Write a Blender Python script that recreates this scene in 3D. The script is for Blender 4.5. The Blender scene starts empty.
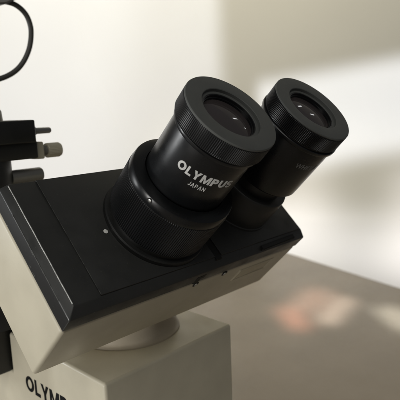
import bpy, bmesh, math, random
from mathutils import Vector, Matrix
random.seed(4)
scene = bpy.context.scene
COL = scene.collection
PI = math.pi
S = 0.00127                      # model unit -> metres
TILT = 0.7811                    # tilt of the binocular head
ZT = -220.0                      # table top height in model units
ORG = Vector((70.0, 62.0, ZT))   # centre of the microscope's base
EX = Vector((1, 0, 0))
EU = Vector((0, math.cos(TILT), math.sin(TILT)))
EN = Vector((0, -math.sin(TILT), math.cos(TILT)))

def W(p):                        # model units -> world metres
    return (Vector(p) - ORG) * S
def L(x, u, n):                  # head-local (across, up the slope, out of the slope) -> world
    return W(EX * x + EU * u + EN * n)
def ZYX(p):
    return W(p)

# ------------------------------------------------------------------ materials
def mat(name, col, rough=0.5, metal=0.0, bump=0.0, bscale=2000, var=0.0, vscale=60, spec=0.5, coat=0.0,
        rvar=0.0, dust=0.0, dcol=(0.25, 0.24, 0.2)):
    m = bpy.data.materials.new(name); m.use_nodes = True
    nt = m.node_tree; b = nt.nodes['Principled BSDF']
    b.inputs['Base Color'].default_value = (*col, 1)
    b.inputs['Roughness'].default_value = rough
    b.inputs['Metallic'].default_value = metal
    b.inputs['Specular IOR Level'].default_value = spec
    b.inputs['Coat Weight'].default_value = coat
    tc = nt.nodes.new('ShaderNodeTexCoord')
    colsock = None
    if var:
        nz = nt.nodes.new('ShaderNodeTexNoise'); nz.inputs['Scale'].default_value = vscale
        nz.inputs['Detail'].default_value = 6
        nt.links.new(tc.outputs['Object'], nz.inputs['Vector'])
        mr = nt.nodes.new('ShaderNodeMapRange')
        mr.inputs['From Min'].default_value = 0.3; mr.inputs['From Max'].default_value = 0.7
        mr.inputs['To Min'].default_value = 1 - var; mr.inputs['To Max'].default_value = 1 + var
        nt.links.new(nz.outputs['Fac'], mr.inputs['Value'])
        mx = nt.nodes.new('ShaderNodeVectorMath'); mx.operation = 'SCALE'
        mx.inputs[0].default_value = col
        nt.links.new(mr.outputs['Result'], mx.inputs['Scale'])
        colsock = mx.outputs['Vector']
        nt.links.new(colsock, b.inputs['Base Color'])
    if dust:
        vz = nt.nodes.new('ShaderNodeTexNoise'); vz.inputs['Scale'].default_value = 900
        vz.inputs['Detail'].default_value = 3; vz.inputs['Roughness'].default_value = 0.7
        nt.links.new(tc.outputs['Object'], vz.inputs['Vector'])
        ramp = nt.nodes.new('ShaderNodeMapRange')
        ramp.inputs['From Min'].default_value = 0.66; ramp.inputs['From Max'].default_value = 0.74
        ramp.inputs['To Max'].default_value = dust
        nt.links.new(vz.outputs['Fac'], ramp.inputs['Value'])
        mix = nt.nodes.new('ShaderNodeMix'); mix.data_type = 'RGBA'
        nt.links.new(ramp.outputs['Result'], mix.inputs['Factor'])
        if colsock: nt.links.new(colsock, mix.inputs['A'])
        else: mix.inputs['A'].default_value = (*col, 1)
        mix.inputs['B'].default_value = (*dcol, 1)
        nt.links.new(mix.outputs['Result'], b.inputs['Base Color'])
    if rvar:
        n3 = nt.nodes.new('ShaderNodeTexNoise'); n3.inputs['Scale'].default_value = 90; n3.inputs['Detail'].default_value = 8
        nt.links.new(tc.outputs['Object'], n3.inputs['Vector'])
        r3 = nt.nodes.new('ShaderNodeMapRange')
        r3.inputs['From Min'].default_value = 0.3; r3.inputs['From Max'].default_value = 0.7
        r3.inputs['To Min'].default_value = max(0.02, rough - rvar); r3.inputs['To Max'].default_value = rough + rvar
        nt.links.new(n3.outputs['Fac'], r3.inputs['Value'])
        nt.links.new(r3.outputs['Result'], b.inputs['Roughness'])
    if bump:
        n2 = nt.nodes.new('ShaderNodeTexNoise'); n2.inputs['Scale'].default_value = bscale; n2.inputs['Detail'].default_value = 3
        nt.links.new(tc.outputs['Object'], n2.inputs['Vector'])
        bp = nt.nodes.new('ShaderNodeBump'); bp.inputs['Strength'].default_value = bump
        bp.inputs['Distance'].default_value = 0.0002
        nt.links.new(n2.outputs['Fac'], bp.inputs['Height'])
        nt.links.new(bp.outputs['Normal'], b.inputs['Normal'])
    return m

CREAM = mat('cream_enamel', (0.60, 0.555, 0.43), 0.42, bump=0.10, bscale=1300, var=0.06, vscale=40, rvar=0.08, dust=0.16, dcol=(0.28, 0.24, 0.17))
BLACK = mat('black_paint', (0.014, 0.0145, 0.014), 0.42, bump=0.10, bscale=2500, rvar=0.08, dust=0.10)
PLATE = mat('satin_black_plate', (0.027, 0.0275, 0.026), 0.46, bump=0.06, bscale=2500, rvar=0.13, dust=0.12)
ANOD = mat('black_anodised', (0.006, 0.0066, 0.0074), 0.30, spec=0.45, bump=0.05, bscale=3000, rvar=0.06, dust=0.06)
KNURL = mat('black_knurling', (0.007, 0.0076, 0.0082), 0.34, spec=0.45, dust=0.35, dcol=(0.10, 0.10, 0.095))
CUP = mat('matte_cup_face', (0.088, 0.092, 0.087), 0.62, bump=0.12, bscale=3000, var=0.05, vscale=120, dust=0.12)
DARK = mat('dark_interior', (0.004, 0.004, 0.004), 0.7)
STEEL = mat('worn_steel', (0.55, 0.55, 0.52), 0.32, metal=1.0, rvar=0.1)
NECKM = mat('cast_neck_paint', (0.44, 0.385, 0.30), 0.5, var=0.08, vscale=60, rvar=0.08, bump=0.15, bscale=1500)
SIDE_SHADE = mat('shaded_side_black', (0.010, 0.010, 0.0095), 0.6, spec=0.25, bump=0.2, bscale=900, dust=0.25)
SCREWM = mat('polished_screw', (0.75, 0.75, 0.73), 0.3, metal=0.25)
BRASS = mat('dull_nickel', (0.56, 0.53, 0.43), 0.38, metal=0.3, rvar=0.1)
GREYM = mat('grey_metal', (0.22, 0.22, 0.215), 0.4, metal=0.5, rvar=0.1)
GREYP = mat('grey_enamel', (0.30, 0.295, 0.28), 0.45, rvar=0.06)
CORD = mat('black_rubber', (0.06, 0.059, 0.054), 0.55, bump=0.1)
WHITE = mat('white_lettering', (0.62, 0.62, 0.60), 0.55, var=0.15, vscale=900)
WHITE2 = mat('worn_white_lettering', (0.16, 0.16, 0.155), 0.6, var=0.3, vscale=900)
INK = mat('black_lettering', (0.008, 0.008, 0.008), 0.8, spec=0.15)
DOT = mat('white_dot_paint', (0.86, 0.85, 0.82), 0.5)
NAMEP = mat('nameplate', (0.46, 0.41, 0.29), 0.35, var=0.08, vscale=500)
WORN_HILITE = mat('worn_edge_highlight', (0.62, 0.62, 0.60), 0.5, metal=0.4, var=0.45, vscale=350)
WORN_HILITE2 = mat('faint_worn_edge_highlight', (0.085, 0.085, 0.08), 0.45, metal=0.4, var=0.7, vscale=350)
GLASS = mat('lens_glass', (0.050, 0.042, 0.042), 0.05, spec=0.6)  # brownish base colour has the dim room reflection painted in

# ------------------------------------------------------------------ object helpers
def link(name, bm, m, parent=None, smooth=True, sharp=35):
    bmesh.ops.recalc_face_normals(bm, faces=bm.faces)
    me = bpy.data.meshes.new(name); bm.to_mesh(me); bm.free()
    for mm in (m if isinstance(m, (list, tuple)) else [m]):
        me.materials.append(mm)
    if smooth:
        for p in me.polygons: p.use_smooth = True
        me.set_sharp_from_angle(angle=math.radians(sharp))
    o = bpy.data.objects.new(name, me); COL.objects.link(o)
    if parent: o.parent = parent
    return o

def box(bm, a, b, f=W, bev=0.0, seg=3, mi=0):
    """box between corners a and b in the coordinates of f, with rounded edges"""
    t = bmesh.new()
    bmesh.ops.create_cube(t, size=1)
    for v in t.verts:
        v.co = Vector([(a[i] + b[i]) / 2 + v.co[i] * (b[i] - a[i]) for i in range(3)])
    if bev: bmesh.ops.bevel(t, geom=list(t.edges), offset=bev, segments=seg, affect='EDGES', profile=0.5)
    merge(bm, t, f, mi)

def merge(bm, t, f, mi=0):
    mp = {}; t.verts.index_update()
    for v in t.verts: mp[v.index] = bm.verts.new(f(*v.co) if f is not W else W(v.co))
    for fc in t.faces:
        try:
            nf = bm.faces.new([mp[v.index] for v in fc.verts]); nf.material_index = mi
        except ValueError: pass
    t.free()

def lathe(bm, prof, frame, segs=128, cap0=True, cap1=True, mi=0):
    """prof: list of (height, radius); frame: (origin, e1, e2, axis) in model units"""
    o, e1, e2, ax = frame
    rings = []
    for h, r in prof:
        rings.append([bm.verts.new(W(o + ax * h + (e1 * math.cos(2 * PI * k / segs) + e2 * math.sin(2 * PI * k / segs)) * r)) for k in range(segs)])
    for a, b in zip(rings[:-1], rings[1:]):
        for k in range(segs):
            f = bm.faces.new([a[k], a[(k + 1) % segs], b[(k + 1) % segs], b[k]]); f.material_index = mi
    if cap0: bm.faces.new(rings[0][::-1]).material_index = mi
    if cap1: bm.faces.new(rings[-1]).material_index = mi

def knurl(bm, h0, h1, r, frame, teeth=110, depth=0.32, rows=0, bulge=0.0, taper=0.0):
    """ring of fine straight ridges between two heights"""
    o, e1, e2, ax = frame
    n = teeth * 4
    hs = [(h0, -depth * 1.3), (h0 + 0.45, 0.0)]
    steps = max(1, rows)
    for i in range(1, steps):
        hs.append((h0 + 0.45 + (h1 - h0 - 0.9) * i / steps, 0.0))
    hs += [(h1 - 0.45, 0.0), (h1, -depth * 1.3)]
    rings = []
    for h, dr in hs:
        t = (h - h0) / (h1 - h0)
        rr = r + bulge * 4 * t * (1 - t) + taper * (t - 0.5)
        ring = []
        for k in range(n):
            q = k % 4
            d = (0, 0, -depth, -depth)[q] if dr == 0 else dr
            a = 2 * PI * (k + (0.15 if q in (0, 2) else -0.15)) / n
            ring.append(bm.verts.new(W(o + ax * h + (e1 * math.cos(a) + e2 * math.sin(a)) * (rr + d))))
        rings.append(ring)
    for a, b in zip(rings[:-1], rings[1:]):
        for k in range(n):
            bm.faces.new([a[k], a[(k + 1) % n], b[(k + 1) % n], b[k]])
    bm.faces.new(rings[0][::-1])

def tube(bm, pts, r, segs=14, mi=0):
    """round bar through model-unit points"""
    pts = [Vector(p) for p in pts]
    rings = []; up = None
    for i, p in enumerate(pts):
        d = (pts[min(i + 1, len(pts) - 1)] - pts[max(i - 1, 0)]).normalized()
        if up is None:
            up = d.cross(Vector((0.3, 0.9, 0.2))).normalized()
        up = (up - d * up.dot(d)).normalized(); sd = d.cross(up)
        rings.append([bm.verts.new(W(p + (up * math.cos(2 * PI * k / segs) + sd * math.sin(2 * PI * k / segs)) * r)) for k in range(segs)])
    for a, b in zip(rings[:-1], rings[1:]):
        for k in range(segs):
            f = bm.faces.new([a[k], a[(k + 1) % segs], b[(k + 1) % segs], b[k]]); f.material_index = mi
    bm.faces.new(rings[0][::-1]).material_index = mi; bm.faces.new(rings[-1]).material_index = mi

def spline(ctrl, n=10):
    P = [Vector(p) for p in ctrl]; P = [2 * P[0] - P[1]] + P + [2 * P[-1] - P[-2]]
    out = []
    for i in range(1, len(P) - 2):
        for k in range(n):
            t = k / n; a, b, c, d = P[i - 1:i + 3]
            out.append(0.5 * ((2 * b) + (c - a) * t + (2 * a - 5 * b + 4 * c - d) * t * t + (3 * b - a - 3 * c + d) * t ** 3))
    out.append(P[-2]); return out

def letters(txt, height, width, bold=0.0, gap=1.0, depth=0.06):
    """flat solid lettering as a bmesh in its own x (0..width), y (0..height), z (0..depth) plane"""
    cu = bpy.data.curves.new('lettering', 'FONT'); cu.body = txt; cu.size = 1.0
    cu.offset = bold; cu.space_character = gap; cu.resolution_u = 6
    to = bpy.data.objects.new('lettering', cu); COL.objects.link(to)
    dg = bpy.context.evaluated_depsgraph_get()
    me = bpy.data.meshes.new_from_object(to.evaluated_get(dg))
    bpy.data.objects.remove(to); bpy.data.curves.remove(cu)
    t = bmesh.new(); t.from_mesh(me); bpy.data.meshes.remove(me)
    xs = [v.co.x for v in t.verts]; ys = [v.co.y for v in t.verts]
    x0, x1, y0, y1 = min(xs), max(xs), min(ys), max(ys)
    for v in t.verts:
        v.co = Vector(((v.co.x - x0) / (x1 - x0) * width, (v.co.y - y0) / (y1 - y0) * height, 0))
    bmesh.ops.triangulate(t, faces=t.faces)
    for _ in range(2):   # short edges so that the word can follow a curved barrel
        long = [e for e in t.edges if e.calc_length() > width * 0.03]
        if long: bmesh.ops.subdivide_edges(t, edges=long, cuts=1)
        bmesh.ops.triangulate(t, faces=t.faces)
    bmesh.ops.remove_doubles(t, verts=t.verts, dist=height * 0.002)
    r = bmesh.ops.extrude_face_region(t, geom=list(t.faces))
    for g in r['geom']:
        if isinstance(g, bmesh.types.BMVert): g.co.z = depth
    return t

def bold_word(word, height, width, stroke, gap, depth=0.06):
    """heavy sans lettering from outlines; same plane convention as letters()"""
    H = 1.0; w = stroke; t = bmesh.new()
    def strip(path, tw):
        """band of width tw centred on an open path"""
        n = len(path); L0, R0 = [], []
        for i in range(n):
            a, b = Vector(path[max(i - 1, 0)]), Vector(path[min(i + 1, n - 1)])
            d = (b - a).normalized(); nn = Vector((-d.y, d.x)); c = Vector(path[i])
            L0.append(c + nn * tw / 2); R0.append(c - nn * tw / 2)
        return [[L0[i], L0[i + 1], R0[i + 1], R0[i]] for i in range(n - 1)]
    def arc(cx, cy, rx, ry, a0, a1, n=14):
        return [(cx + rx * math.cos(math.radians(a0 + (a1 - a0) * k / n)), cy + ry * math.sin(math.radians(a0 + (a1 - a0) * k / n))) for k in range(n + 1)]
    def glyph(c):
        h = w / 2
        if c == 'O':
            o_, i_ = arc(.52, .5, .52, .5, 0, 360, 40), arc(.52, .5, .52 - w * 1.08, .5 - w * .85, 0, 360, 40)
            return 1.04, [[o_[k], o_[k + 1], i_[k + 1], i_[k]] for k in range(40)]
        if c == 'L': return .66, [[(0, 0), (.66, 0), (.66, w * .9), (w, w * .9), (w, 1), (0, 1)]]
        if c == 'Y': return .92, [[(.46 - h, 0), (.46 + h, 0), (.46 + h, .42), (.92, 1), (.92 - w * 1.15, 1), (.46, .62), (w * 1.15, 1), (0, 1), (.46 - h, .42)]]
        if c == 'M': return 1.08, [[(0, 0), (w * .92, 0), (w * .92, .62), (.54 - h * .7, 0), (.54 + h * .7, 0), (1.08 - w * .92, .62), (1.08 - w * .92, 0), (1.08, 0), (1.08, 1), (1.08 - w * 1.1, 1), (.54, .36), (w * 1.1, 1), (0, 1)]]
        if c == 'N': return .84, [[(0, 0), (w, 0), (w, .62), (.84 - w, 0), (.84, 0), (.84, 1), (.84 - w, 1), (.84 - w, .38), (w, 1), (0, 1)]]
        if c == 'P':
            r = (.62 - w * .9) / 2
            path = [(w, 1 - w * .45), (.46, 1 - w * .45)] + arc(.46, 1 - w * .45 - r, r * 1.05, r, 90, -90)[1:] + [(w, 1 - w * .45 - 2 * r)]
            return .82, [[(0, 0), (w, 0), (w, 1), (0, 1)]] + strip(path, w * .9)
        if c == 'U':
            path = [(h, 1), (h, .42)] + arc(.44, .42, .44 - h, .42 - h, 180, 360)[1:] + [(.88 - h, 1)]
            return .88, strip(path, w)
        if c == 'S':
            q = w * .43; ry = (.5 - q) / 2
            path = arc(.40, .5 + ry, .40 - q, ry, 25, 270) + arc(.40, .5 - ry, .40 - q, ry, 90, -155)[1:]
            return .80, strip(path, w * .86)
        if c == 'J':
            path = [(.58 - h, 1), (.58 - h, .3)] + arc(.29, .3, .29 - h, .3 - h, 0, -165)[1:]
            return .58, strip(path, w)
        if c == 'A':
            return .94, [[(0, 0), (w * 1.1, 0), (.47, .78), (.47, 1), (.47 - h * 1.1, 1)], [(.94, 0), (.47 + h * 1.1, 1), (.47, 1), (.47, .78), (.94 - w * 1.1, 0)],
                         [(.285, .22), (.655, .22), (.60, .22 + w * .7), (.34, .22 + w * .7)]]
    x = 0.0
    for c in word:
        adv, polys = glyph(c)
        for pl in polys:
            vs = [t.verts.new((x + p[0], p[1], 0)) for p in pl]
            t.faces.new(vs)
        x += adv + gap
    tot = x - gap
    bmesh.ops.remove_doubles(t, verts=t.verts, dist=1e-4)
    bmesh.ops.recalc_face_normals(t, faces=t.faces)
    bmesh.ops.triangulate(t, faces=t.faces)
    bmesh.ops.subdivide_edges(t, edges=[e for e in t.edges if e.calc_length() > .3], cuts=2)
    bmesh.ops.triangulate(t, faces=t.faces)
    for v in t.verts: v.co = Vector((v.co.x * width / tot, v.co.y * height, 0))
    rr = bmesh.ops.extrude_face_region(t, geom=list(t.faces))
    for g in rr['geom']:
        if isinstance(g, bmesh.types.BMVert): g.co.z = depth
    return t

def part_empty(name, parent=None):
    o = bpy.data.objects.new(name, None); COL.objects.link(o)
    o.empty_display_size = 0.02
    if parent: o.parent = parent
    return o

# ------------------------------------------------------------------ the microscope
scope = part_empty('microscope')
scope['label'] = 'cream and black binocular microscope with two large black eyepieces on a tilted head'
scope['category'] = 'microscope'

# --- stand: one casting, stepped at the back
bm = bmesh.new()
X0, X1 = 29.3, 110.6
prof = [(20.4, ZT + 26), (20.4, -39.1), (104.3, -39.1), (104.3, -61.5), (178, -61.5), (178, ZT + 26)]
t = bmesh.new()
va = [t.verts.new((X0, y, z)) for y, z in prof]; vb = [t.verts.new((X1, y, z)) for y, z in prof]
t.faces.new(va[::-1]); t.faces.new(vb)
for k in range(6): t.faces.new([va[k], va[(k + 1) % 6], vb[(k + 1) % 6], vb[k]])
bmesh.ops.recalc_face_normals(t, faces=t.faces)
bmesh.ops.bevel(t, geom=list(t.edges), offset=1.5, segments=4, affect='EDGES', profile=0.5)
merge(bm, t, W)
stand = link('stand', bm, CREAM, scope)
bm = bmesh.new()
box(bm, (18, -10, ZT + 0.2), (122, 190, ZT + 26.5), W, 4, 4)
link('foot', bm, CREAM, stand)
# lettering on the side of the stand
bm = bmesh.new()
t = bold_word('OLYMPUS', 8.4, 54.5, 0.25, 0.10, depth=0.12)
merge(bm, t, lambda x, y, z: W((X0 - 0.03 - z + 0.06, 90.4 - x, -66.3 + y + x * 0.02)))
link('lettering', bm, INK, stand, smooth=False)

# --- neck between stand and head
bm = bmesh.new()
NF = (Vector((73, 60, 0)), Vector((1, 0, 0)), Vector((0, 1, 0)), Vector((0, 0, 1)))
lathe(bm, [(-39.4, 27.5), (-38.2, 27.5), (-37.6, 26.8), (-36, 26), (3, 26)], NF, 96)
link('neck', bm, NECKM, scope)

# --- binocular head
HW, HL, HH, PT = 140.0, 58.4, 34.4, 10.1
head = part_empty('binocular_head', scope)
bm = bmesh.new()
box(bm, (0, 0, -HH), (HW, HL, -0.35), L, 1.5, 4)
link('housing', bm, CREAM, head)

bm = bmesh.new()
t = bmesh.new()
rg = []
for (x0, x1, u0, u1, n) in ((0.5, HW - 0.5, 0.5, HL - 0.5, -0.45), (0.1, HW - 0.1, 0.1, HL - 0.1, 0.15), (0.0, HW, 0.0, HL, 0.6), (0, HW, 0, HL, 7.4), (2.4, HW - 1.6, 3.6, HL - 0.6, PT)):
    rg.append([t.verts.new(q) for q in ((x0, u0, n), (x1, u0, n), (x1, u1, n), (x0, u1, n))])
t.faces.new(rg[0][::-1]); t.faces.new(rg[-1])
for a, b in zip(rg[:-1], rg[1:]):
    for k in range(4): t.faces.new([a[k], a[(k + 1) % 4], b[(k + 1) % 4], b[k]])
bmesh.ops.recalc_face_normals(t, faces=t.faces)
eds = [e for e in t.edges if max(v.co.z for v in e.verts) > 7]
bmesh.ops.bevel(t, geom=eds, offset=0.35, segments=2, affect='EDGES', profile=0.5)
merge(bm, t, L)
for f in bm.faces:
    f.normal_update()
    if abs(f.normal.dot(EX)) > 0.98: f.material_index = 3  # side faces coloured darker so that they read as shaded
def Lm(x, u, n): return EX * x + EU * u + EN * n
# pale bars on two edges: worn metal, with the lit edge line painted in
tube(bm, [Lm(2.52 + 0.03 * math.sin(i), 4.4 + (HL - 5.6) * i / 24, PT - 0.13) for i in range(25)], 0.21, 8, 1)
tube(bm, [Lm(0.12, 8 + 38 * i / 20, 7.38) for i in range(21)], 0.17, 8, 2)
rnd = random.Random(7)
for _ in range(16):
    u = rnd.uniform(1, 55); n = rnd.choice([rnd.uniform(6.6, 7.3), rnd.uniform(0.8, 7), rnd.uniform(0.6, 1.4)]); q = rnd.choice((rnd.uniform(0.15, 0.7), rnd.uniform(0.8, 3.0)))
    box(bm, (-0.035, u, n), (0.2, u + q, n + rnd.uniform(0.1, 0.3)), L, 0, mi=2)
for _ in range(7):
    x = rnd.uniform(3, 60); q = rnd.uniform(0.2, 1.1)
    box(bm, (x, -0.035, 7.1), (x + q, 0.2, 7.1 + rnd.uniform(0.1, 0.2)), L, 0, mi=2)
top_plate = link('top_plate', bm, [PLATE, WORN_HILITE, WORN_HILITE2, SIDE_SHADE], head)

# thin sliding plates that carry the two tubes
for (x0, x1, u0) in ((13.6, 72.6, 3.9), (76.8, 137.2, 3.9)):
    bm = bmesh.new()
    box(bm, (x0, u0, PT - 0.3), (x1, HL - 0.9, PT + 0.75), L, 0.25, 2)
    tube(bm, [Lm(x0 + 0.1, u0 + 0.3 + (HL - 1.5 - u0) * i / 16, PT + 0.64) for i in range(17)], 0.12, 8, 1)  # pale bar paints a highlight along the plate's left edge
    link('sliding_plate', bm, [PLATE, WORN_HILITE2], head)
bm = bmesh.new()
box(bm, (72.9, 2.6, PT - 1.0), (76.5, HL - 1.2, PT + 0.25), L, 0.1, 1)
link('slide_gap', bm, DARK, head)
bm = bmesh.new()
t = bmesh.new()
bmesh.ops.create_cube(t, size=1)
for v in t.verts:
    v.co = Vector((117.5 + v.co.x * 27, 1.7 + v.co.y * 2.6 + v.co.x * 0.6, 8.75 + v.co.z * 1.6))
bmesh.ops.bevel(t, geom=list(t.edges), offset=0.35, segments=2, affect='EDGES')
merge(bm, t, L)
link('plate_stop', bm, DARK, head)
# white index dot
bm = bmesh.new()
F = (Lm(29.6, 28.3, PT + 0.72), EX, EU, EN)
lathe(bm, [(0, 0.95), (0.12, 0.95), (0.2, 0.7)], F, 20)
link('index_dot', bm, DOT, head)
# screws in the front edge
def screw(x, u, n, axis, r, parent, m=STEEL, well=True):
    a = Vector(axis); e1 = EX if abs(a.dot(EX)) < 0.9 else EN; e2 = a.cross(e1)
    F = (Lm(x, u, n), e1, e2, a)
    b = bmesh.new()
    lathe(b, [(0.05, r * .8), (0.16, r * .8), (0.26, r * 0.66), (0.32, r * 0.42), (0.34, r * .15)], F, 24)
    o = link('screw', b, m, parent)
    if well:
        b = bmesh.new()
        lathe(b, [(-0.2, r * 1.95), (0.12, r * 1.95), (0.14, r * 1.7)], F, 24)
        link('screw_well', b, DARK, o)
    return o
screw(66.3, -0.02, -1.9, -EU, 0.85, head, SCREWM)
screw(85.0, -0.02, -1.8, -EU, 0.85, head, SCREWM)
bm = bmesh.new()
box(bm, (63.2, -0.12, -0.4), (66.2, 0.4, 4.8), L, 0.1, 1)
box(bm, (66.0, -0.10, 2.6), (68.2, 0.4, 5.2), L, 0.1, 1)
link('notch', bm, DARK, head)
# nameplate with a raised frame on the front of the head
bm = bmesh.new()
box(bm, (99, -0.16, -15), (126, 0.3, -5.2), L, 0.12, 2)
npl = link('nameplate', bm, NAMEP, head)
bm = bmesh.new()
for a, b in (((99.6, -14.5), (125.4, -14.1)), ((99.6, -6.1), (125.4, -5.7)), ((99.6, -14.1), (100, -6.1)), ((125, -14.1), (125.4, -6.1))):
    box(bm, (a[0], -0.3, a[1]), (b[0], -0.1, b[1]), L, 0.05, 1)
link('raised_border', bm, CREAM, npl)

# --- eyepiece tubes and eyepieces
ISTR = {}
KT = 1.071                                    # the tubes' own scale
def head_frame(x, u=27.8): return (Lm(x, u, 161.1 * (1 - KT)), EX * KT, EU * KT, EN * KT)

def make_eyepiece(x, words, small, ang0, ang1, nb, big_h, mt, rb):
    F = head_frame(x); o = part_empty('eyepiece', scope)
    b = bmesh.new()
    lathe(b, [(43.5, rb - 1.2), (44.0, rb - 0.3), (44.6, rb), (69.0, rb), (69.2, rb + 0.15), (69.35, rb + 0.75), (69.6, rb + 0.9),
              (70.6, rb + 0.9), (70.8, rb + 0.7), (70.85, rb + 0.2), (71.8, rb + 0.2)], F, 160)
    link('barrel', b, ANOD, o)
    b = bmesh.new()
    knurl(b, 71.4, 78.2, 17.35, F, teeth=165, depth=0.26)
    cup = link('eyecup', b, KNURL, o, sharp=25)
    b = bmesh.new()
    # face ring: outer lip, flat annulus, stepped opening
    lathe(b, [(78.15, 16.9), (78.25, 17.25), (78.6, 17.3), (78.9, 17.1), (79.0, 16.8), (78.95, 11.6), (78.9, 11.3), (78.7, 11.1),
              (77.7, 11.05), (77.65, 10.2), (77.5, 10.05), (75.6, 10.0)], F, 160, cap0=False, cap1=False)
    link('cup_face', b, CUP, cup)
    b = bmesh.new()
    lathe(b, [(77.35, 10.03), (77.3, 9.75), (76.5, 9.7), (76.4, 9.4), (75.4, 9.35), (75.3, 9.0)], F, 96, cap0=False, cap1=True)
    link('lens_mount', b, ANOD, o)
    b = bmesh.new()
    R = 52.0; pr = []
    for k in range(17):
        r = 9.3 * (1 - k / 16) + 0.02
        pr.append((75.7 + math.sqrt(R * R - r * r) - math.sqrt(R * R - 9.32 ** 2), r))
    lathe(b, pr, F, 96, cap0=True, cap1=True)
    link('lens', b, GLASS, o)
    # lettering wrapped round the barrel
    def wrap(bm, t, a0, n0, tiltn=0.0):
        def f(px, py, pz):
            a = math.radians(a0) + px / rb
            rr = rb + 0.015 + pz
            return W(F[0] + F[3] * (n0 + py + tiltn * px) + (F[1] * math.cos(a) + F[2] * math.sin(a)) * rr)
        merge(bm, t, f)
    width = math.radians(ang1 - ang0) * rb
    b = bmesh.new()
    wrap(b, bold_word(words, big_h, width, 0.25, 0.13, 0.05) if small else letters(words, big_h, width, depth=0.05), ang0, nb)
    link('lettering', b, mt, o, smooth=False)
    if small:
        b = bmesh.new()
        wrap(b, bold_word(small, 1.75, 6.2, 0.16, 0.22, 0.05), -143, 56.0)
        link('lettering', b, mt, o, smooth=False)
    return o

def make_left_tube(x):
    F = head_frame(x); o = part_empty('eyepiece_tube', scope)
    b = bmesh.new()
    lathe(b, [(20.6, 21.5), (22.3, 21.4), (22.8, 21.0), (23.0, 19.6), (24.8, 19.5), (26, 19.4)], F, 128)
    link('collar', b, BLACK, o)
    b = bmesh.new()
    knurl(b, 25.0, 42.4, 20.7, F, teeth=160, depth=0.34, rows=10, taper=0.3)
    ring = link('dioptre_ring', b, KNURL, o, sharp=25)
    b = bmesh.new()
    lathe(b, [(42.1, 20.0), (42.3, 20.55), (42.6, 20.65), (45.2, 20.45), (45.75, 20.2), (45.98, 19.7), (46.5, 16.6), (46.5, 15.95), (46.0, 15.75), (43.6, 15.7), (43.5, 15.0)], F, 160, cap1=False)
    link('smooth_band', b, ANOD, ring)
    a = math.radians(-164.5); rad = EX * math.cos(a) + EU * math.sin(a); tan = EN.cross(rad)
    FS = (F[0] + F[3] * 44.5 + rad * (20.45 * KT), tan, EN, rad)
    b = bmesh.new()
    lathe(b, [(-0.3, 1.15), (0.1, 1.15), (0.14, 0.9)], FS, 24)
    w = link('screw_well', b, DARK, o)
    b = bmesh.new()
    lathe(b, [(0.05, 0.7), (0.2, 0.7), (0.26, 0.5)], FS, 20)
    link('set_screw', b, STEEL, o)
    return o

def make_right_tube(x):
    F = head_frame(x); o = part_empty('eyepiece_tube', scope)
    b = bmesh.new()
    lathe(b, [(20.6, 16.9), (21.6, 16.8), (21.9, 16.4), (36.4, 16.3), (37.0, 16.1), (37.3, 15.7), (37.4, 12.4)], F, 128)
    link('collar', b, PLATE, o)
    b = bmesh.new()
    lathe(b, [(37.2, 12.6), (45.2, 12.6)], F, 128)
    link('inner_tube', b, BLACK, o)
    return o

make_left_tube(54.6)
make_right_tube(106.9)
make_eyepiece(54.6, 'OLYMPUS', 'JAPAN', -167.0, -88.0, 59.2, 3.4, WHITE, 15.6)
make_eyepiece(106.9, 'WHK10X', '', -124.0, -84.0, 61.0, 2.4, WHITE2, 16.7)

# --- focusing arm, pillar, clamp and lamp cord behind the head
arm = part_empty('lamp_arm', scope)
bm = bmesh.new()
box(bm, (-6, 107, -62.4), (98, 150, -8), W, 1.5, 3)
link('focus_block', bm, BLACK, arm)
bm = bmesh.new()
PF = (Vector((22, 100, 0)), Vector((1, 0, 0)), Vector((0, 1, 0)), Vector((0, 0, 1)))
lathe(bm, [(-30, 14.2), (52, 14.2), (53.5, 13.6), (75, 12.0), (80, 9), (81, 5)], PF, 64)
link('pillar', bm, BLACK, arm)
bm = bmesh.new()
box(bm, (6, 84, 59.4), (44, 108, 70.4), W, 0.8, 3)
box(bm, (6, 86, 51.6), (45.5, 106, 60.2), W, 0.8, 3)
clamp = link('clamp_block', bm, BLACK, arm)
def xbar(prof, y, z, name, m, parent, segs=48, teeth=0):
    F = (Vector((0, y, z)), Vector((0, 1, 0)), Vector((0, 0, 1)), Vector((1, 0, 0)))
    b = bmesh.new(); lathe(b, prof, F, segs); return link(name, b, m, parent)
xbar([(43, 2.15), (49.6, 2.15), (50, 1.6), (57.6, 1.55), (58.2, 1.2)], 95, 64.6, 'pin', GREYM, clamp)
xbar([(50, 2.0), (53.6, 2.0), (53.9, 2.4), (55.0, 2.4)], 95, 54.5, 'screw_shank', GREYM, clamp)
b = bmesh.new()
TF = (Vector((0, 95, 54.3)), Vector((0, 1, 0)), Vector((0, 0, 1)), Vector((1, 0, 0)))
knurl(b, 54.8, 62.4, 3.8, TF, teeth=30, depth=0.22)
lathe(b, [(62.0, 3.5), (62.8, 3.4), (63.1, 2.7), (63.15, 1.3), (62.7, 1.2)], TF, 48, cap0=False)
link('thumb_screw', b, BRASS, clamp, sharp=25)
bm = bmesh.new()
t = bmesh.new()
pp = [(45.0, 50.9), (51.2, 50.6), (50.9, 59.3), (47.6, 59.3)]
va = [t.verts.new((x, 90, z)) for x, z in pp]; vb = [t.verts.new((x, 100, z)) for x, z in pp]
t.faces.new(va[::-1]); t.faces.new(vb)
for k in range(4): t.faces.new([va[k], va[(k + 1) % 4], vb[(k + 1) % 4], vb[k]])
bmesh.ops.recalc_face_normals(t, faces=t.faces)
bmesh.ops.bevel(t, geom=list(t.edges), offset=0.4, segments=2, affect='EDGES')
merge(bm, t, W)
link('clamp_jaw', bm, BRASS, clamp)
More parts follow.
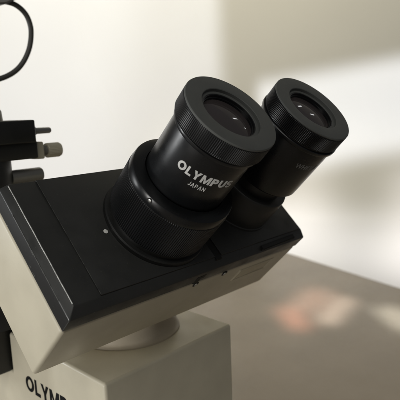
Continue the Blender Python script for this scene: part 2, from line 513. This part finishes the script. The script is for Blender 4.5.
xbar([(34, 3.6), (50.2, 3.6), (50.9, 3.2), (51.0, 1.5), (50.6, 1.3)], 95, 42.6, 'lock_knob', GREYM, arm)

bm = bmesh.new()
cord_pts = [(34, 130, 131), (44, 130, 132.5), (52, 130, 133.4), (58.5, 130, 133.4), (64, 130, 132.4), (68.6, 130, 129.4), (71.4, 130, 125), (72.3, 130, 118.5), (70.3, 130, 109.7),
            (65.8, 130, 101.9), (59.7, 130, 96.3), (51.2, 130, 92.6), (40, 130, 90.6), (28, 130, 92), (14, 132, 98)]
tube(bm, spline(cord_pts, 8), 1.45, 14)
link('lamp_cord', bm, CORD, arm)
# lamp housing whose lower corner shows at the top left
bm = bmesh.new()
t = bmesh.new()
pp = [(5, 122), (55.2, 130.7), (64.5, 135.2), (60, 175), (5, 175)]
va = [t.verts.new((x, 122, z)) for x, z in pp]; vb = [t.verts.new((x, 150, z)) for x, z in pp]
t.faces.new(va[::-1]); t.faces.new(vb)
for k in range(5): t.faces.new([va[k], va[(k + 1) % 5], vb[(k + 1) % 5], vb[k]])
bmesh.ops.recalc_face_normals(t, faces=t.faces)
bmesh.ops.bevel(t, geom=list(t.edges), offset=1.0, segments=3, affect='EDGES')
merge(bm, t, W)
link('lamp_housing', bm, GREYP, arm)
bm = bmesh.new()
tube(bm, [(20, 136, -10), (20, 136, 128)], 6, 32)
link('arm_post', bm, BLACK, arm)

# ------------------------------------------------------------------ camera
CAMP = Vector((-89.55, -154.45, 73.77))
fwd = Vector((0.70692867, 0.68600581, -0.17218559)); rgt = Vector((0.69118434, -0.7217002, -0.03759024)); upv = Vector((0.1500535, 0.09243837, 0.98434704))
FPX = 535.93
cam = bpy.data.cameras.new('camera'); co = bpy.data.objects.new('camera', cam); COL.objects.link(co)
M = Matrix((rgt, upv, -fwd)).transposed().to_4x4(); M.translation = W(CAMP); co.matrix_world = M
cam.sensor_width = 36; cam.lens = FPX / 400 * 36
cam.clip_start = 0.01; cam.clip_end = 50
cam.dof.use_dof = True; cam.dof.focus_distance = 206 * S; cam.dof.aperture_fstop = 20
scene.camera = co

def ray(px, py):
    return (rgt * ((px - 200) / FPX) + upv * ((200 - py) / FPX) + fwd)
hf = Vector((fwd.x, fwd.y, 0)).normalized(); hr = Vector((hf.y, -hf.x, 0))
WD = 1400.0                                  # distance from camera to wall
def on_wall(px, py):                         # only used here to choose where lamps aim
    d = ray(px, py); return CAMP + d * (WD / d.dot(hf))

# ------------------------------------------------------------------ setting: table and wall
TABLE = mat('table_laminate', (0.285, 0.240, 0.192), 0.36, var=0.08, vscale=9, rvar=0.05, bump=0.25, bscale=500, dust=0.12)
WALL = mat('painted_wall', (0.68, 0.66, 0.61), 0.8, var=0.02, vscale=3, bump=0.1, bscale=200)
bm = bmesh.new()
e0, e1 = Vector((797.8, 506, 0)), Vector((718.0, 190.5, 0)); ed = (e1 - e0).normalized(); inw = Vector((ed.y, -ed.x, 0))
if inw.dot(-e0) < 0: inw = -inw
t = bmesh.new()
crn = [e0 - ed * 560, e1 + ed * 900, e1 + ed * 900 + inw * 1250, e0 - ed * 560 + inw * 1250]
va = [t.verts.new((c.x, c.y, ZT - 30)) for c in crn]; vb = [t.verts.new((c.x, c.y, ZT)) for c in crn]
t.faces.new(va[::-1]); t.faces.new(vb)
for k in range(4): t.faces.new([va[k], va[(k + 1) % 4], vb[(k + 1) % 4], vb[k]])
bmesh.ops.recalc_face_normals(t, faces=t.faces)
bmesh.ops.bevel(t, geom=list(t.edges), offset=13, segments=6, affect='EDGES')
merge(bm, t, W)
tb = link('table', bm, TABLE); tb['kind'] = 'structure'
bm = bmesh.new()
c = CAMP + hf * WD
t = bmesh.new()
q = [c - hr * 1700, c + hr * 1700, c + hr * 1700 + hf * 60, c - hr * 1700 + hf * 60]
va = [t.verts.new((v.x, v.y, -800)) for v in q]; vb = [t.verts.new((v.x, v.y, 1500)) for v in q]
t.faces.new(va[::-1]); t.faces.new(vb)
for k in range(4): t.faces.new([va[k], va[(k + 1) % 4], vb[(k + 1) % 4], vb[k]])
merge(bm, t, W)
wl = link('wall', bm, WALL, smooth=False); wl['kind'] = 'structure'

# ------------------------------------------------------------------ lamps
def aim(o, tgt, roll=0.0):
    d = (tgt - o.location).normalized()
    o.rotation_mode = 'QUATERNION'
    o.rotation_quaternion = d.to_track_quat('-Z', 'Y') @ Matrix.Rotation(roll, 4, 'Z').to_quaternion()
def area(name, loc, tgt, sx, sy, power, col=(1, 1, 1), spread=180):
    l = bpy.data.lights.new(name, 'AREA'); l.shape = 'RECTANGLE'; l.size = sx * S; l.size_y = sy * S
    l.energy = power; l.color = col; l.spread = math.radians(spread)
    o = bpy.data.objects.new(name, l); COL.objects.link(o); o.location = W(loc); aim(o, W(tgt)); return o
def pool(name, px, py, rx, ry, power, col=(1, 1, 1), roll=0.0, blend=0.6, tgt=None, back=700.0):
    """elliptical soft pool of light on the wall from a lamp in front of it"""
    l = bpy.data.lights.new(name, 'SPOT'); l.energy = power; l.color = col; l.spot_blend = blend
    o = bpy.data.objects.new(name, l); COL.objects.link(o)
    T = on_wall(px, py) if tgt is None else Vector(tgt)
    k = WD / FPX if tgt is None else 1.0
    o.location = W(T - hf * back + Vector((0, 0, 620)))
    dist = math.hypot(back, 620)
    o.rotation_mode = 'QUATERNION'
    aim(o, W(T), roll)
    l.spot_size = 2 * math.atan(rx * k / dist)
    l.shadow_soft_size = 0.03
    o.scale = (1, ry / rx, 1)
    return o

def beam(name, T, w, h, d, E, col=(1, 1, 1), roll=0.0, spread=3.0, back=900.0):
    """soft-edged rectangular patch of light centred on T; d is the direction the light travels"""
    d = Vector(d).normalized()
    o = area(name, T - d * back, T, w, h, E * (w * S) * (h * S), col, spread)
    o.rotation_quaternion = d.to_track_quat('-Z', 'Y') @ Matrix.Rotation(roll, 4, 'Z').to_quaternion()
    return o
UP = Vector((0, 0, 1)); K = WD / FPX
def wall_patch(x0, x1, y0, y1, E, col=(1, 1, 1), roll=0.0, spread=3.0):
    return beam('wall_patch', on_wall((x0 + x1) / 2, (y0 + y1) / 2), (x1 - x0) * K, (y1 - y0) * K * 0.707, hf - UP, E, col, roll, spread)
def on_table(px, py):
    d = ray(px, py); return CAMP + d * ((ZT - CAMP.z) / d.z)

# window daylight from the left of the microscope
area('window_light', (-1150, 120, -95), (40, 50, -30), 200, 100, 10.3, (1.0, 0.985, 0.95))
area('window_light', (-680, 940, 120), (40, 0, 60), 110, 320, 5.2, (0.97, 0.99, 1.0))
# added fill lamp, unseen, above left in front of the microscope
area('front_fill', (-640, -560, 900), (60, 30, 0), 900, 500, 7.2, (1.0, 0.975, 0.91))
# added overhead fill lamp, out of view, that washes the wall
wc = CAMP + hf * (WD - 620)
area('wall_fill', (wc.x, wc.y, 1150), tuple(CAMP + hf * WD + Vector((0, 0, 150))), 1300, 160, 9.3, (1.0, 0.93, 0.70), 125)
# daylight from the windows lying in patches on the wall, plus an added fill
wall_patch(-140, 213, -120, 205, 2.2, (0.92, 0.97, 1.12), spread=5.5)
wall_patch(-140, 120, -120, 215, 0.75, (0.9, 0.96, 1.1), spread=14, roll=-0.3)
wall_patch(262, 520, 62, 152, 3.5, (0.93, 0.98, 1.12), roll=0.10, spread=4.5)
wall_patch(240, 328, 176, 255, 2.3, (1.0, 0.96, 0.98), spread=13, roll=0.12)
wall_patch(388, 540, 176, 290, 2.5, (1.0, 0.96, 1.0), spread=13, roll=-0.1)
wall_patch(240, 560, 222, 296, 2.9, (0.96, 0.97, 1.06), spread=10, roll=-0.1)
wall_patch(150, 560, 130, 300, 0.95, (1.0, 0.94, 0.78), spread=14)  # added warm fill beam that lifts the lower wall
# added coloured beams on the table, in place of blurred reflections
td = Vector((0.5, 0.45, -0.75))
beam('table_patch', on_table(293, 318), 26, 58, td, 7.2, (1.0, 0.48, 0.36), 0.2, 6.5, 500)
beam('table_patch', on_table(312, 300), 80, 46, td, 4.2, (1.0, 0.66, 0.56), 0.9, 7.5, 500)
beam('table_patch', on_table(337, 310), 90, 26, td, 6.5, (1.0, 0.9, 0.85), 0.9, 5.5, 500)
beam('table_patch', on_table(398, 318), 40, 60, td, 6.0, (0.95, 1.0, 0.97), 0.2, 5.5, 500)
# two small strip lamps near the ceiling, mirrored in the eyepiece lenses
for k in (0, 1):
    P = Vector((690 + 83 * k, -14 - 48 * k, 525 - 47 * k))
    sl = area('strip_lamp', tuple(P), (80, -35, 65), 52, 2.6, 0.0012, (1, 1, 1), 60)
    a = rgt * 0.86 + upv * 0.5; a = a - 2 * a.dot(EN) * EN
    z = (P - Vector((80, -35, 65))).normalized(); a = (a - z * a.dot(z)).normalized()
    sl.rotation_quaternion = Matrix((a, z.cross(a), z)).transposed().to_quaternion()

wo = bpy.data.worlds.new('World'); scene.world = wo; wo.use_nodes = True
bg = wo.node_tree.nodes['Background']; bg.inputs[0].default_value = (0.97, 0.98, 1.0, 1); bg.inputs[1].default_value = 0.075

scene.view_settings.view_transform = 'Standard'; scene.view_settings.look = 'None'
scene.view_settings.exposure = 0; scene.view_settings.gamma = 1
scene.render.engine = 'CYCLES'
scene.cycles.max_bounces = 6; scene.cycles.use_denoising = True
